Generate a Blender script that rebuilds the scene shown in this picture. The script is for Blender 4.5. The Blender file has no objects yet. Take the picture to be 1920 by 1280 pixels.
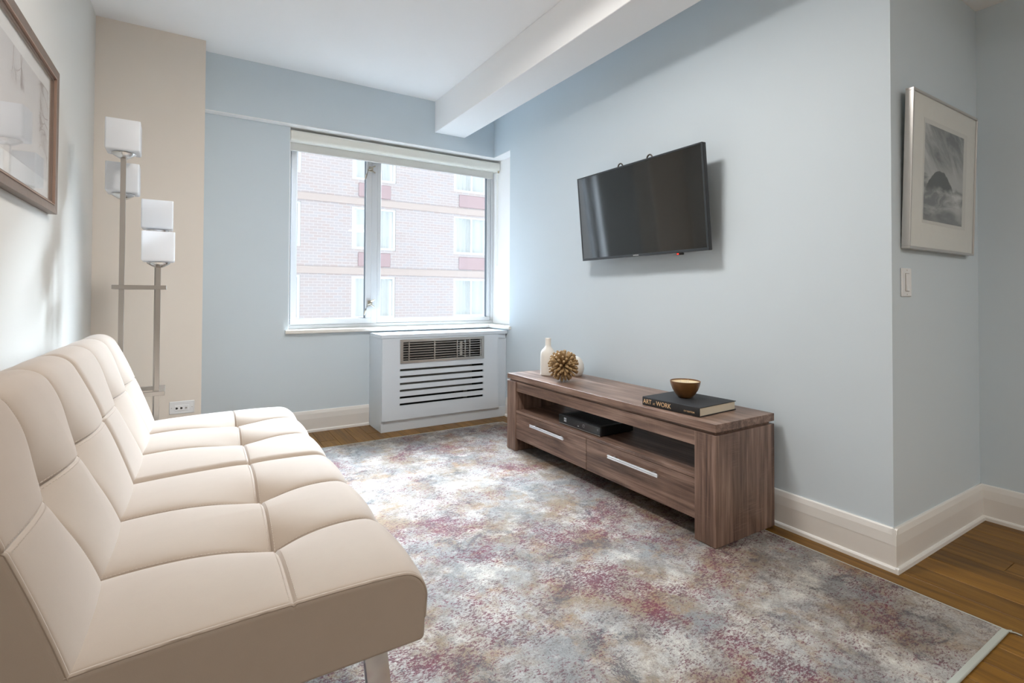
import bpy, bmesh, math, random
from mathutils import Vector, Matrix
random.seed(7)
SC = bpy.context.scene
COL = SC.collection
PI = math.pi

# ------------------------------------------------------------------ camera
H = 1.05
YAW, PITCH, ROLL, FPX, CY = .5552, .0155, .0042, 956.7, 539.8
cam_d = bpy.data.cameras.new('camera'); cam = bpy.data.objects.new('camera', cam_d); COL.objects.link(cam)
r = Vector((math.cos(YAW), -math.sin(YAW), 0)); f = Vector((math.sin(YAW), math.cos(YAW), 0)); u = Vector((0, 0, 1))
f, u = math.cos(PITCH)*f + math.sin(PITCH)*u, -math.sin(PITCH)*f + math.cos(PITCH)*u
r, u = math.cos(ROLL)*r + math.sin(ROLL)*u, -math.sin(ROLL)*r + math.cos(ROLL)*u
cam.matrix_world = Matrix(((r.x, u.x, -f.x, 0), (r.y, u.y, -f.y, 0), (r.z, u.z, -f.z, H), (0, 0, 0, 1)))
cam_d.sensor_width = 36; cam_d.lens = FPX/1920*36
cam_d.shift_y = (CY-640)/1920
cam_d.clip_start = .02; cam_d.clip_end = 200
SC.camera = cam

# ------------------------------------------------------------------ world, daylight, exposure
W = bpy.data.worlds.new('world'); SC.world = W; W.use_nodes = True
bg = W.node_tree.nodes['Background']
bg.inputs[0].default_value = (.86, .94, 1.0, 1); bg.inputs[1].default_value = .86
pd = bpy.data.lights.new('window_portal', 'AREA'); pd.shape = 'RECTANGLE'; pd.size = 1.84; pd.size_y = 1.5
pd.cycles.is_portal = True
po = bpy.data.objects.new('window_portal', pd); COL.objects.link(po)
po.location = (1.52, 4.42, 1.55); po.rotation_euler = (-PI/2, 0, 0)      # faces into the room (-Y)
sd = bpy.data.lights.new('hazy_sun', 'SUN'); sd.energy = 40.0; sd.angle = math.radians(62); sd.color = (.75, .88, 1.0)
so = bpy.data.objects.new('hazy_sun', sd); COL.objects.link(so)
so.rotation_euler = Vector((-.46, -.74, -.49)).to_track_quat('-Z', 'Y').to_euler(); so.location = (8, 25, 20)
SC.view_settings.view_transform = 'Standard'; SC.view_settings.look = 'None'
SC.view_settings.exposure = 1.18; SC.view_settings.gamma = 1.0; SC.view_settings.use_curve_mapping = False
SC.cycles.max_bounces = 14; SC.cycles.diffuse_bounces = 8; SC.cycles.glossy_bounces = 4
SC.cycles.transparent_max_bounces = 12; SC.cycles.caustics_reflective = False; SC.cycles.caustics_refractive = False
SC.cycles.sample_clamp_indirect = 6.0; SC.cycles.use_denoising = True

# ------------------------------------------------------------------ helpers
ORG = {}
class MB:
    """collects shapes in world coordinates, builds one mesh object"""
    def __init__(s): s.bm = bmesh.new(); s.smooth = None
    def _merge(s, b, T=None):
        if T is not None: bmesh.ops.transform(b, matrix=T, verts=b.verts)
        me = bpy.data.meshes.new('t'); b.to_mesh(me); b.free(); s.bm.from_mesh(me); bpy.data.meshes.remove(me); return s
    def box(s, x0, x1, y0, y1, z0, z1, bev=0, seg=1, T=None):
        b = bmesh.new(); bmesh.ops.create_cube(b, size=1)
        for v in b.verts: v.co = Vector(((x0+x1)/2+v.co.x*(x1-x0), (y0+y1)/2+v.co.y*(y1-y0), (z0+z1)/2+v.co.z*(z1-z0)))
        if bev: bmesh.ops.bevel(b, geom=b.edges[:], offset=bev, segments=seg, profile=.5, affect='EDGES')
        return s._merge(b, T)
    def hexa(s, pts):   # 8 points: bottom 4 ccw, top 4 ccw
        b = bmesh.new(); v = [b.verts.new(p) for p in pts]
        for q in ((0,3,2,1),(4,5,6,7),(0,1,5,4),(1,2,6,5),(2,3,7,6),(3,0,4,7)): b.faces.new([v[i] for i in q])
        bmesh.ops.recalc_face_normals(b, faces=b.faces); return s._merge(b)
    def lathe(s, prof, c, n=32, T=None):
        b = bmesh.new(); rings = []
        for (rad, z) in prof:
            if rad < 1e-6: rings.append([b.verts.new((c[0], c[1], c[2]+z))])
            else: rings.append([b.verts.new((c[0]+rad*math.cos(2*PI*i/n), c[1]+rad*math.sin(2*PI*i/n), c[2]+z)) for i in range(n)])
        for a, d in zip(rings, rings[1:]):
            for i in range(n):
                j = (i+1) % n
                q = [a[i % len(a)], a[j % len(a)], d[j % len(d)], d[i % len(d)]]
                q2 = []
                for v in q:
                    if v not in q2: q2.append(v)
                if len(q2) > 2: b.faces.new(q2)
        for rg in (rings[0], rings[-1]):
            if len(rg) > 2: b.faces.new(rg)
        bmesh.ops.recalc_face_normals(b, faces=b.faces); return s._merge(b, T)
    def tube(s, pts, rad, n=8, T=None, cap=True):
        b = bmesh.new(); pts = [Vector(p) for p in pts]; rings = []
        rads = rad if isinstance(rad, (list, tuple)) else [rad]*len(pts)
        for i, p in enumerate(pts):
            t = (pts[min(i+1, len(pts)-1)]-pts[max(i-1, 0)]).normalized()
            a = Vector((0, 0, 1)) if abs(t.z) < .9 else Vector((1, 0, 0))
            e1 = t.cross(a).normalized(); e2 = t.cross(e1)
            rings.append([b.verts.new(p+rads[i]*(math.cos(2*PI*k/n)*e1+math.sin(2*PI*k/n)*e2)) for k in range(n)])
        for a, d in zip(rings, rings[1:]):
            for i in range(n): b.faces.new((a[i], a[(i+1) % n], d[(i+1) % n], d[i]))
        if cap: b.faces.new(rings[0]); b.faces.new(rings[-1])
        bmesh.ops.recalc_face_normals(b, faces=b.faces); return s._merge(b, T)
    def prism(s, poly, axis, a0, a1, T=None):
        """extrude a 2D polygon; axis 'x','y' or 'z'"""
        def P(p, a): return {'x': (a, p[0], p[1]), 'y': (p[0], a, p[1]), 'z': (p[0], p[1], a)}[axis]
        b = bmesh.new(); A = [b.verts.new(P(p, a0)) for p in poly]; B = [b.verts.new(P(p, a1)) for p in poly]
        n = len(poly)
        for i in range(n): b.faces.new((A[i], A[(i+1) % n], B[(i+1) % n], B[i]))
        b.faces.new(A); b.faces.new(B[::-1]); bmesh.ops.recalc_face_normals(b, faces=b.faces); return s._merge(b, T)
    def grid(s, fn, nu, nv):
        b = bmesh.new(); V = [[b.verts.new(fn(i/nu, j/nv)) for j in range(nv+1)] for i in range(nu+1)]
        for i in range(nu):
            for j in range(nv): b.faces.new((V[i][j], V[i+1][j], V[i+1][j+1], V[i][j+1]))
        return s._merge(b)
    def xf(s, T): bmesh.ops.transform(s.bm, matrix=T, verts=s.bm.verts); return s
    def build(s, name, mat, parent=None, smooth=None, loc=None):
        me = bpy.data.meshes.new(name)
        off = ORG[parent] if parent else (Vector(loc) if loc else Vector((0, 0, 0)))
        bmesh.ops.translate(s.bm, vec=-off, verts=s.bm.verts)
        s.bm.to_mesh(me); s.bm.free()
        if smooth:
            for p in me.polygons: p.use_smooth = True
            me.set_sharp_from_angle(angle=math.radians(smooth))
        me.materials.append(mat)
        o = bpy.data.objects.new(name, me); COL.objects.link(o)
        if parent: o.parent = parent
        else: o.location = off
        ORG[o] = off; return o
def tag(o, label, cat=None, group=None, kind=None):
    o['label'] = label
    if cat: o['category'] = cat
    if group: o['group'] = group
    if kind: o['kind'] = kind
    return o
def thing(name, loc, label, cat, group=None, kind=None):
    o = bpy.data.objects.new(name, None); o.empty_display_size = .05; COL.objects.link(o)
    o.location = loc; ORG[o] = Vector(loc); return tag(o, label, cat, group, kind)
def text_mesh(name, s, size, T, mat, parent, depth=.0004, sx=1.0):
    cu = bpy.data.curves.new(name, 'FONT'); cu.body = s; cu.size = size; cu.extrude = depth; cu.resolution_u = 3
    o = bpy.data.objects.new(name, cu); COL.objects.link(o)
    dg = bpy.context.evaluated_depsgraph_get(); me = bpy.data.meshes.new_from_object(o.evaluated_get(dg))
    bpy.data.objects.remove(o)
    m = MB(); m.bm.from_mesh(me); bpy.data.meshes.remove(me)
    m.xf(Matrix.Diagonal((sx, 1, 1, 1))); m.xf(T)
    return m.build(name, mat, parent)
def basis(o, ex, ey, ez):
    return Matrix(((ex[0], ey[0], ez[0], o[0]), (ex[1], ey[1], ez[1], o[1]), (ex[2], ey[2], ez[2], o[2]), (0, 0, 0, 1)))

# ------------------------------------------------------------------ materials
def newmat(name):
    m = bpy.data.materials.new(name); m.use_nodes = True; nt = m.node_tree
    return m, nt, nt.nodes['Principled BSDF']
def node(nt, typ, **kw):
    n = nt.nodes.new(typ)
    for k, v in kw.items():
        if k.startswith('_'): setattr(n, k[1:], v)
        else: n.inputs[k.replace('__', ' ')].default_value = v
    return n
def simple(name, col, rough=.5, metal=0, spec=.5, bump=0, bscale=200, emit=0, var=0, vscale=3):
    m, nt, b = newmat(name)
    b.inputs['Base Color'].default_value = (*col, 1); b.inputs['Roughness'].default_value = rough
    b.inputs['Metallic'].default_value = metal; b.inputs['Specular IOR Level'].default_value = spec
    tc = nt.nodes.new('ShaderNodeTexCoord')
    if emit: b.inputs['Emission Color'].default_value = (*col, 1); b.inputs['Emission Strength'].default_value = emit
    if var:
        nz = node(nt, 'ShaderNodeTexNoise', Scale=vscale, Detail=4.0); nt.links.new(tc.outputs['Object'], nz.inputs['Vector'])
        mx = node(nt, 'ShaderNodeMix', _data_type='RGBA'); mx.inputs[6].default_value = tuple(c*(1-var) for c in col)+(1,); mx.inputs[7].default_value = tuple(min(1, c*(1+var)) for c in col)+(1,)
        nt.links.new(nz.outputs['Fac'], mx.inputs[0]); nt.links.new(mx.outputs[2], b.inputs['Base Color'])
    if bump:
        nz = node(nt, 'ShaderNodeTexNoise', Scale=bscale, Detail=2.0); nt.links.new(tc.outputs['Object'], nz.inputs['Vector'])
        bp = node(nt, 'ShaderNodeBump', Strength=bump, Distance=.002); nt.links.new(nz.outputs['Fac'], bp.inputs['Height']); nt.links.new(bp.outputs[0], b.inputs['Normal'])
    return m
def ramp(nt, stops, src):
    n = nt.nodes.new('ShaderNodeValToRGB'); e = n.color_ramp.elements
    while len(e) < len(stops): e.new(.5)
    for el, (p, c) in zip(e, stops): el.position = p; el.color = (*c, 1) if len(c) == 3 else c
    nt.links.new(src, n.inputs[0]); return n
def maprange(nt, src, a, b_, c=0., d=1.):
    n = nt.nodes.new('ShaderNodeMapRange'); n.clamp = True
    for k, v in zip(('From Min', 'From Max', 'To Min', 'To Max'), (a, b_, c, d)): n.inputs[k].default_value = v
    nt.links.new(src, n.inputs['Value']); return n.outputs[0]
def math_(nt, op, a, b_):
    n = nt.nodes.new('ShaderNodeMath'); n.operation = op
    for i, v in enumerate((a, b_)):
        if hasattr(v, 'links'): nt.links.new(v, n.inputs[i])
        else: n.inputs[i].default_value = v
    return n.outputs[0]
def mixc(nt, fac, a, b_):
    n = nt.nodes.new('ShaderNodeMix'); n.data_type = 'RGBA'
    for i, v in ((0, fac), (6, a), (7, b_)):
        if hasattr(v, 'links'): nt.links.new(v, n.inputs[i])
        else: n.inputs[i].default_value = v if i == 0 else (*v, 1)
    return n.outputs[2]
def noise(nt, vec, scale, detail=3., rough=.55, off=None, stretch=None, dist=0.):
    if off or stretch:
        mp = nt.nodes.new('ShaderNodeMapping')
        if off: mp.inputs['Location'].default_value = off
        if stretch: mp.inputs['Scale'].default_value = stretch
        nt.links.new(vec, mp.inputs['Vector']); vec = mp.outputs[0]
    n = node(nt, 'ShaderNodeTexNoise', Scale=scale, Detail=detail, Roughness=rough, Distortion=dist)
    nt.links.new(vec, n.inputs['Vector']); return n.outputs['Fac']
def objvec(nt, rnd=0):
    tc = nt.nodes.new('ShaderNodeTexCoord')
    if not rnd: return tc.outputs['Object']
    oi = nt.nodes.new('ShaderNodeObjectInfo'); vm = nt.nodes.new('ShaderNodeVectorMath'); vm.operation = 'ADD'
    cb = nt.nodes.new('ShaderNodeCombineXYZ'); q = math_(nt, 'MULTIPLY', oi.outputs['Random'], rnd)
    for i in range(3): nt.links.new(q, cb.inputs[i])
    nt.links.new(tc.outputs['Object'], vm.inputs[0]); nt.links.new(cb.outputs[0], vm.inputs[1]); return vm.outputs[0]
def bumpin(nt, b, h, strength, dist=.002):
    bp = node(nt, 'ShaderNodeBump', Strength=strength, Distance=dist); nt.links.new(h, bp.inputs['Height']); nt.links.new(bp.outputs[0], b.inputs['Normal'])

def wood(name, axis, dark, mid, light, rough=.36, sawn=True):
    m, nt, b = newmat(name); v = objvec(nt, 13.)
    st = [26., 26., 26.]; st[axis] = 1.1
    g1 = noise(nt, v, 1.6, 5, .6, stretch=st, dist=.35)
    st2 = [170., 170., 170.]; st2[axis] = 5.
    g2 = noise(nt, v, 1.2, 3, .6, stretch=st2)
    st3 = [4., 4., 4.]; st3[axis] = .9
    g3 = noise(nt, v, 2.2, 3, .5, stretch=st3, dist=1.2)
    s = math_(nt, 'ADD', math_(nt, 'MULTIPLY', g1, .55), math_(nt, 'ADD', math_(nt, 'MULTIPLY', g2, .22), math_(nt, 'MULTIPLY', g3, .3)))
    c = ramp(nt, [(.40, dark), (.53, mid), (.65, light)], s).outputs[0]
    if sawn:
        st4 = [12., 12., 12.]; st4[axis] = 330.
        k = noise(nt, v, 1.0, 1, .5, stretch=st4); msk = noise(nt, v, 5., 2)
        fac = math_(nt, 'MULTIPLY', maprange(nt, k, .56, .68), maprange(nt, msk, .54, .66, 0, .35))
        c = mixc(nt, fac, c, light)
    nt.links.new(c, b.inputs['Base Color']); b.inputs['Roughness'].default_value = rough
    bumpin(nt, b, g2, .12, .001)
    return m
WD = ((.070, .040, .029), (.190, .116, .085), (.330, .222, .174))
M_woodY = wood('stand_wood_horizontal', 1, *WD)
M_woodZ = wood('stand_wood_vertical', 2, *WD)
M_floorwood = None
def floor_mat():
    m, nt, b = newmat('oak_plank'); v = objvec(nt, 17.)
    g1 = noise(nt, v, 1.5, 4, .6, stretch=(22, 1.2, 1), dist=.8)
    g2 = noise(nt, v, 1.2, 2, .6, stretch=(220, 6, 1))
    oi = nt.nodes.new('ShaderNodeObjectInfo')
    s = math_(nt, 'ADD', math_(nt, 'MULTIPLY', g1, .7), math_(nt, 'MULTIPLY', g2, .3))
    c = ramp(nt, [(.34, (.105, .046, .005)), (.5, (.19, .088, .010)), (.68, (.265, .132, .020))], s).outputs[0]
    k = maprange(nt, oi.outputs['Random'], 0, 1, .78, 1.15)
    n = nt.nodes.new('ShaderNodeVectorMath'); n.operation = 'SCALE'; nt.links.new(c, n.inputs[0]); nt.links.new(k, n.inputs['Scale'])
    nt.links.new(n.outputs[0], b.inputs['Base Color']); b.inputs['Roughness'].default_value = .42; b.inputs['Specular IOR Level'].default_value = .3
    bumpin(nt, b, g2, .1, .001); return m
M_plank = floor_mat()
M_sub = simple('subfloor', (.10, .055, .02), .8)
def wallmat(name, col, rough=.55):
    m, nt, b = newmat(name); v = objvec(nt)
    g = noise(nt, v, 160, 3); g2 = noise(nt, v, 1.7, 2)
    nt.links.new(mixc(nt, g2, tuple(c*.985 for c in col), tuple(c*1.015 for c in col)), b.inputs['Base Color'])
    b.inputs['Roughness'].default_value = rough; b.inputs['Specular IOR Level'].default_value = .3
    bumpin(nt, b, g, .05, .001); return m
M_blue = wallmat('pale_blue_paint', (.62, .70, .755))
M_cream = wallmat('warm_white_paint', (.64, .625, .59))
M_beige = wallmat('beige_paint', (.77, .70, .625))
M_white = wallmat('white_paint', (.91, .92, .93))
M_trim = simple('trim_white_paint', (.80, .785, .755), .35, bump=.04, bscale=60, var=.03, vscale=6)
M_trimlow = simple('trim_putty_paint', (.76, .735, .70), .38, var=.05, vscale=5)
M_sill = simple('stone_sill', (.80, .78, .73), .35, var=.04, vscale=12)
M_alu = simple('white_aluminium', (.60, .62, .64), .35)
M_dark = simple('black_plastic', (.012, .012, .014), .4)
M_seal = simple('grey_gasket', (.13, .16, .19), .5)
M_chrome = simple('polished_chrome', (.85, .84, .82), .12, 1)
M_satin = simple('brushed_nickel', (.42, .39, .36), .30, 1)
M_steel = simple('brushed_steel', (.55, .53, .50), .35, 1)
M_handle = simple('brushed_aluminium', (.86, .87, .90), .28, 1)
M_coverp = simple('cover_white_laminate', (.66, .72, .78), .35)
M_unit = simple('heater_grey_metal', (.28, .27, .25), .5, .3)

# ------------------------------------------------------------------ room constants
XL, YB, YS, HC, ZS = -.53, 4.16, 4.09, 2.73, 2.325
YF = 4.28; XJ = 2.44; WX0 = .595
YR = .905; YREAR = -2.7; XH = 3.205; ZH = 2.44
def XW(y): return 2.296+.0125*(y-.9)
def struct(name, mb, mat, label, cat, parent=None, smooth=None):
    o = mb.build(name, mat, parent, smooth)
    if not parent: tag(o, label, cat, kind='structure')
    return o

# floor: one subfloor, each plank a part
fl = MB().box(XL, XH, YREAR, 4.30, -.12, -.016)
floor = struct('floor', fl, M_sub, 'honey brown oak plank floor showing around the rug', 'floor')
PW = .118; col_i = 0; x = XL
rows = {}
while x < XH-.001:
    x1 = min(x+PW, XH); y = YREAR-random.uniform(0, 1.0)
    while y < YB:
        ln = random.choice((.9, 1.2, 1.5, 1.8)); a, b_ = max(y, YREAR), min(y+ln, 4.2)
        if y > -.9 or b_ > -.9:
            if b_-a > .08 and not (a > YR+.1 and x > 2.45):
                MB().box(x+.0007, x1-.0007, a+.0008, b_-.0008, -.016, 0, .0012).build('plank', M_plank, floor)
        elif b_-a > .08:
            MB().box(x+.0007, x1-.0007, a+.0008, b_-.0008, -.016, 0).build('plank', M_plank, floor)
        y += ln
    x = x1

struct('wall_left', MB().box(XL-.15, XL, YREAR-.15, 4.40, -.12, HC+.12), M_cream, 'warm white wall behind the sofa', 'wall')
struct('wall_column', MB().box(XL, .04, 3.92, 4.40, -.12, HC), M_beige, 'beige column between the left wall and the blue wall', 'wall')
wb = MB().box(.04, WX0, YB, 4.40, -.12, ZS+.002).box(WX0, 2.7, YB, 4.40, -.12, .765)
struct('wall_back', wb, M_blue, 'pale blue wall around and below the window', 'wall')
sof = MB().box(.04, 2.7, YS, 4.40, ZS+.004, HC)
struct('wall_soffit', sof, M_blue, 'pale blue dropped soffit above the window', 'soffit')
# right wall, slightly out of square, with the window niche cut into its far end
def slab(y0, y1, z0, z1, xa, xb_=2.7):
    return [(xa(y0), y0, z0), (xb_, y0, z0), (xb_, y1, z0), (xa(y1), y1, z0), (xa(y0), y0, z1), (xb_, y0, z1), (xb_, y1, z1), (xa(y1), y1, z1)]
wr = MB().hexa(slab(YR, 3.80, -.12, HC, XW)).hexa(slab(3.80, 4.16, -.12, .765, XW)).hexa(slab(3.80, YS, ZS+.004, HC, XW)).hexa(slab(3.80, 4.4, .765, ZS+.004, lambda y: XJ+.004))
struct('wall_right', wr, M_blue, 'pale blue wall carrying the television', 'wall')
struct('wall_return', MB().box(2.70, XH, YR, 1.05, -.12, HC), M_blue, 'short blue grey return wall with the silver framed picture', 'wall')
struct('wall_hall', MB().box(XH, XH+.15, YREAR, 1.05, -.12, HC), M_blue, 'blue grey hallway wall at the right edge', 'wall')
struct('wall_rear', MB().box(XL-.15, XH+.15, YREAR-.15, YREAR, -.12, HC+.12), M_cream, 'warm white wall behind the camera', 'wall')
struct('ceiling', MB().box(XL-.15, XH+.15, YREAR-.15, 4.40, HC, HC+.12), M_white, 'white flat ceiling of the living room', 'ceiling')
struct('ceiling_beam', MB().box(1.745, 2.032, YREAR, YS, 2.46, HC, .003), M_white, 'white boxed beam running along the ceiling', 'beam')
struct('ceiling_hall', MB().box(2.296, XH, YREAR, YR, ZH, HC), M_white, 'lower white ceiling over the hallway', 'ceiling')
# white painted liners of the window niche
tr = MB().box(.04, XJ+.01, YS, 4.30, ZS, ZS+.004).box(XJ, XJ+.004, 3.80, 4.30, .79, ZS).hexa([(XW(3.8), 3.80, ZS), (XJ, 3.80, ZS), (XJ, YS, ZS), (XW(YS), YS, ZS), (XW(3.8), 3.80, ZS+.004), (XJ, 3.80, ZS+.004), (XJ, YS, ZS+.004), (XW(YS), YS, ZS+.004)])
struct('trim_1', tr.box(WX0-.001, WX0+.004, YB+.003, 4.30, .78, ZS), M_white, 'white painted lining of the window niche', 'trim')

# baseboards: board with a darker lower field and a shoe moulding
def baseboard(name, p0, p1, nrm, label, ext=0):
    p0 = Vector((*p0, 0)); p1 = Vector((*p1, 0)); n = Vector((*nrm, 0)); d = (p1-p0).normalized()
    base0 = p0
    def pris(poly):
        b = MB(); bm = bmesh.new(); p0 = base0-d*(ext*max(a for a, z in poly))
        A = [bm.verts.new(p0+n*a+Vector((0, 0, z))) for a, z in poly]; B = [bm.verts.new(p1+n*a+Vector((0, 0, z))) for a, z in poly]
        k = len(poly)
        for i in range(k): bm.faces.new((A[i], A[(i+1) % k], B[(i+1) % k], B[i]))
        bm.faces.new(A); bm.faces.new(B[::-1]); bmesh.ops.recalc_face_normals(bm, faces=bm.faces); b._merge(bm); return b
    o = struct(name, pris([(0, .0), (.014, .0), (.014, .100), (.0145, .101), (0, .101)]), M_trimlow, label, 'baseboard')
    pris([(0, .1005), (.0150, .1005), (.0135, .140), (.009, .160), (.006, .164), (0, .164)]).build('cap_molding', M_trim, o)
    pris([(.0138, 0), (.024, 0), (.0235, .014), (.020, .019), (.0138, .021)]).build('shoe_molding', M_trim, o)
    return o
e = 0.024
baseboard('baseboard_right', (XW(YR)-0.0, YR-.0), (XW(3.84), 3.838), (-1, .0125), 'white baseboard along the television wall', 1)
baseboard('baseboard_return', (XW(YR), YR), (XH, YR), (0, -1), 'scuffed white baseboard under the silver framed picture', 1)
baseboard('baseboard_hall', (XH, YR-.0), (XH, YREAR), (-1, 0), 'white baseboard on the hallway wall at the right edge')
baseboard('baseboard_back', (.04, YB), (1.21, YB), (0, -1), 'white baseboard beside the radiator cover')
baseboard('baseboard_left', (XL, YREAR), (XL, 3.92), (1, 0), 'white baseboard along the wall behind the sofa')

# ------------------------------------------------------------------ window
def glass_mat(name, fac=.035, tint=(1, 1, 1)):
    m, nt, b = newmat(name); nt.nodes.remove(b)
    t = nt.nodes.new('ShaderNodeBsdfTransparent'); t.inputs[0].default_value = (*tint, 1)
    g = nt.nodes.new('ShaderNodeBsdfGlossy'); g.inputs['Roughness'].default_value = .01
    lw_ = nt.nodes.new('ShaderNodeLayerWeight'); lw_.inputs['Blend'].default_value = .5
    p5 = math_(nt, 'POWER', lw_.outputs['Facing'], 5.); fc_ = math_(nt, 'ADD', math_(nt, 'MULTIPLY', p5, .9), fac)
    mx = nt.nodes.new('ShaderNodeMixShader'); nt.links.new(fc_, mx.inputs[0])
    nt.links.new(t.outputs[0], mx.inputs[1]); nt.links.new(g.outputs[0], mx.inputs[2])
    nt.links.new(mx.outputs[0], nt.nodes['Material Output'].inputs[0]); return m
M_glass = glass_mat('clear_glass')
win = thing('window_1', (1.52, YF+.04, .79), 'white aluminium window with a hinged left sash and fixed right pane', 'window', kind='structure')
fy0, fy1 = YF, YF+.09
fr = MB().box(.599, 2.438, fy0, fy1, .785, .815, .003).box(.599, 2.438, fy0, fy1, 2.25, ZS-.002, .003)
fr.box(.599, .622, fy0, fy1, .815, 2.25, .003).box(2.412, 2.438, fy0, fy1, .815, 2.25, .003)
fr.build('frame', M_alu, win)
MB().box(1.255, 1.305, fy0, fy1, .815, 2.25, .003).build('mullion', M_alu, win)
def sash(x0, x1, z0, z1, w, y0, y1, name):
    m = MB().box(x0, x1, y0, y1, z0, z0+w, .003).box(x0, x1, y0, y1, z1-w, z1, .003).box(x0, x0+w, y0, y1, z0+w, z1-w, .003).box(x1-w, x1, y0, y1, z0+w, z1-w, .003)
    return m.build(name, M_alu, win)
s1 = sash(.624, 1.253, .817, 2.248, .044, fy0-.012, fy0+.04, 'sash')
s2 = sash(1.307, 2.410, .817, 2.248, .033, fy0+.006, fy0+.06, 'fixed_sash')
def gasket(x0, x1, z0, z1, y0, p):
    w = .004
    MB().box(x0, x1, y0, y0+.02, z0, z0+w).box(x0, x1, y0, y0+.02, z1-w, z1).box(x0, x0+w, y0, y0+.02, z0+w, z1-w).box(x1-w, x1, y0, y0+.03, z0+w, z1-w).build('gasket', M_seal, p)
gasket(.668, 1.209, .861, 2.204, fy0+.010, s1); gasket(1.340, 2.377, .850, 2.215, fy0+.022, s2)
MB().box(.670, 1.207, fy0+.026, fy0+.030, .863, 2.202).build('pane', M_glass, s1)
MB().box(1.342, 2.375, fy0+.036, fy0+.040, .852, 2.213).build('pane', M_glass, s2)
M_latch = simple('aged_nickel', (.45, .41, .34), .3, 1)
for zc in (2.11, .985):
    m = MB().box(1.224, 1.262, fy0-.022, fy0-.010, zc-.022, zc+.022, .003).tube([(1.246, fy0-.03, zc+.012), (1.276, fy0-.03, zc+.028)], .006).tube([(1.246, fy0-.03, zc-.012), (1.276, fy0-.03, zc-.03)], .006)
    m.lathe([(0, 0), (.010, 0), (.010, .02), (0, .02)], (0, 0, 0), 12, T=Matrix.Translation((1.243, fy0-.02, zc)) @ Matrix.Rotation(PI/2, 4, 'X'))
    m.tube([(1.243, fy0-.036, zc), (1.215, fy0-.048, zc-.012), (1.196, fy0-.052, zc-.06), (1.186, fy0-.05, zc-.098)], [.008, .008, .0075, .006])
    m.build('latch', M_latch, win, 40)
# sill with a short return along the niche
sl = MB().box(.574, XJ+.004, YB-.035, YF+.02, .758, .785, .003).box(XW(3.8)-.02, XJ, 3.775, YB-.034, .758, .785, .003)
o = sl.build('window_sill', M_sill, win)

# roller blind, nearly rolled up
bl = thing('roller_blind', (1.52, 4.22, 2.20), 'cream roller blind rolled up at the window top', 'blind')
M_blind = simple('cream_blind', (.78, .78, .72), .45)
M_fab = simple('blind_fabric', (.66, .66, .64), .8, bump=.1, bscale=500)
MB().prism([(4.155, 2.236), (4.15, 2.246), (4.15, 2.292), (4.16, 2.304), (4.262, 2.304), (4.262, 2.228), (4.165, 2.228)], 'x', WX0+.006, XJ-.006).build('cassette', M_blind, bl, 30)
MB().box(WX0+.012, XJ-.04, 4.225, 4.2275, 2.170, 2.24).build('fabric', M_fab, bl)
MB().box(WX0+.012, XJ-.04, 4.219, 4.234, 2.162, 2.175, .003).build('bottom_bar', M_fab, bl)
MB().box(XJ-.02, XJ-.008, 4.158, 4.17, 2.212, 2.234, .002).build('bracket', simple('tan_bracket', (.55, .45, .3), .5), bl)
MB().tube([(XJ-.018, 4.166, 2.2), (XJ-.018, 4.166, 1.35)], .0025, 6).tube([(XJ-.018, 4.184, 2.2), (XJ-.018, 4.184, 1.35)], .0025, 6).tube([(XJ-.018, 4.166, 1.35), (XJ-.018, 4.175, 1.335), (XJ-.018, 4.184, 1.35)], .0025, 6).build('chain', M_blind, bl)

# ------------------------------------------------------------------ radiator / air conditioner cover
cv = thing('radiator_cover', (1.77, 3.99, 0), 'pale blue white radiator cover with slots under the window', 'radiator cover')
XC1 = XW(3.84)-.003
MB().box(1.205, XC1, 3.826, 4.122, .720, .748, .002).build('top', M_coverp, cv)
MB().box(1.212, 1.232, 3.842, YB-.001, 0, .7195, .001).build('side_panel', M_coverp, cv)
MB().box(1.2325, XC1, 3.842, 3.860, 0, .0865, .001).build('plinth', M_coverp, cv)
MB().box(2.225, XC1, 3.850, 3.866, .087, .68, .001).build('end_stile', M_coverp, cv)
MB().box(2.225, XC1-.01, 3.843, 3.866, .682, .7195, .001).build('top_rail', M_coverp, cv)
sx0, sx1, px0, px1, py0, py1 = 1.353, 2.090, 1.213, 2.238, 3.822, 3.840
p = MB().box(px0, sx0, py0, py1, .088, .7185).box(sx1, px1, py0, py1, .088, .7185)
zs = [.088]
for i in range(6):
    z = .2045+.053*i; zs += [z-.009, z+.009]
zs += [.540]
for a, b_ in zip(zs[0::2], zs[1::2]): p.box(sx0, sx1, py0, py1, a, b_)
p.box(sx0, sx1, py0, py1, .690, .7185).box(sx0, sx0+.022, py0, py1, .540, .690).box(sx1-.022, sx1, py0, py1, .540, .690)
p.build('front_panel', M_coverp, cv)
g = MB(); gx0, gx1, gz0, gz1 = 1.353, 2.091, .521, .707
g.box(gx0, gx1, 3.815, 3.8215, gz0, gz0+.022, .001).box(gx0, gx1, 3.815, 3.8215, gz1-.022, gz1, .001).box(gx0, gx0+.024, 3.815, 3.8215, gz0+.022, gz1-.022, .001).box(gx1-.024, gx1, 3.815, 3.8215, gz0+.022, gz1-.022, .001)
gr = g.build('grille', M_steel, cv)
for i in range(7):
    z = gz0+.034+i*.0196
    MB().box(gx0+.024, gx1-.024, 3.817, 3.835, z-.0025, z+.0025).build('louver', M_steel, gr)
for xx in (1.425, 1.64, 1.84, 1.912, 1.955, 2.058): MB().box(xx-.004, xx+.004, 3.8165, 3.834, gz0+.022, gz1-.022).build('grille_bar', M_steel, gr)
MB().box(1.868, 1.892, 3.826, 3.836, gz0+.03, gz1-.03, .002).build('control_flap', simple('pale_plastic', (.55, .54, .5), .5), gr)
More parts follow.
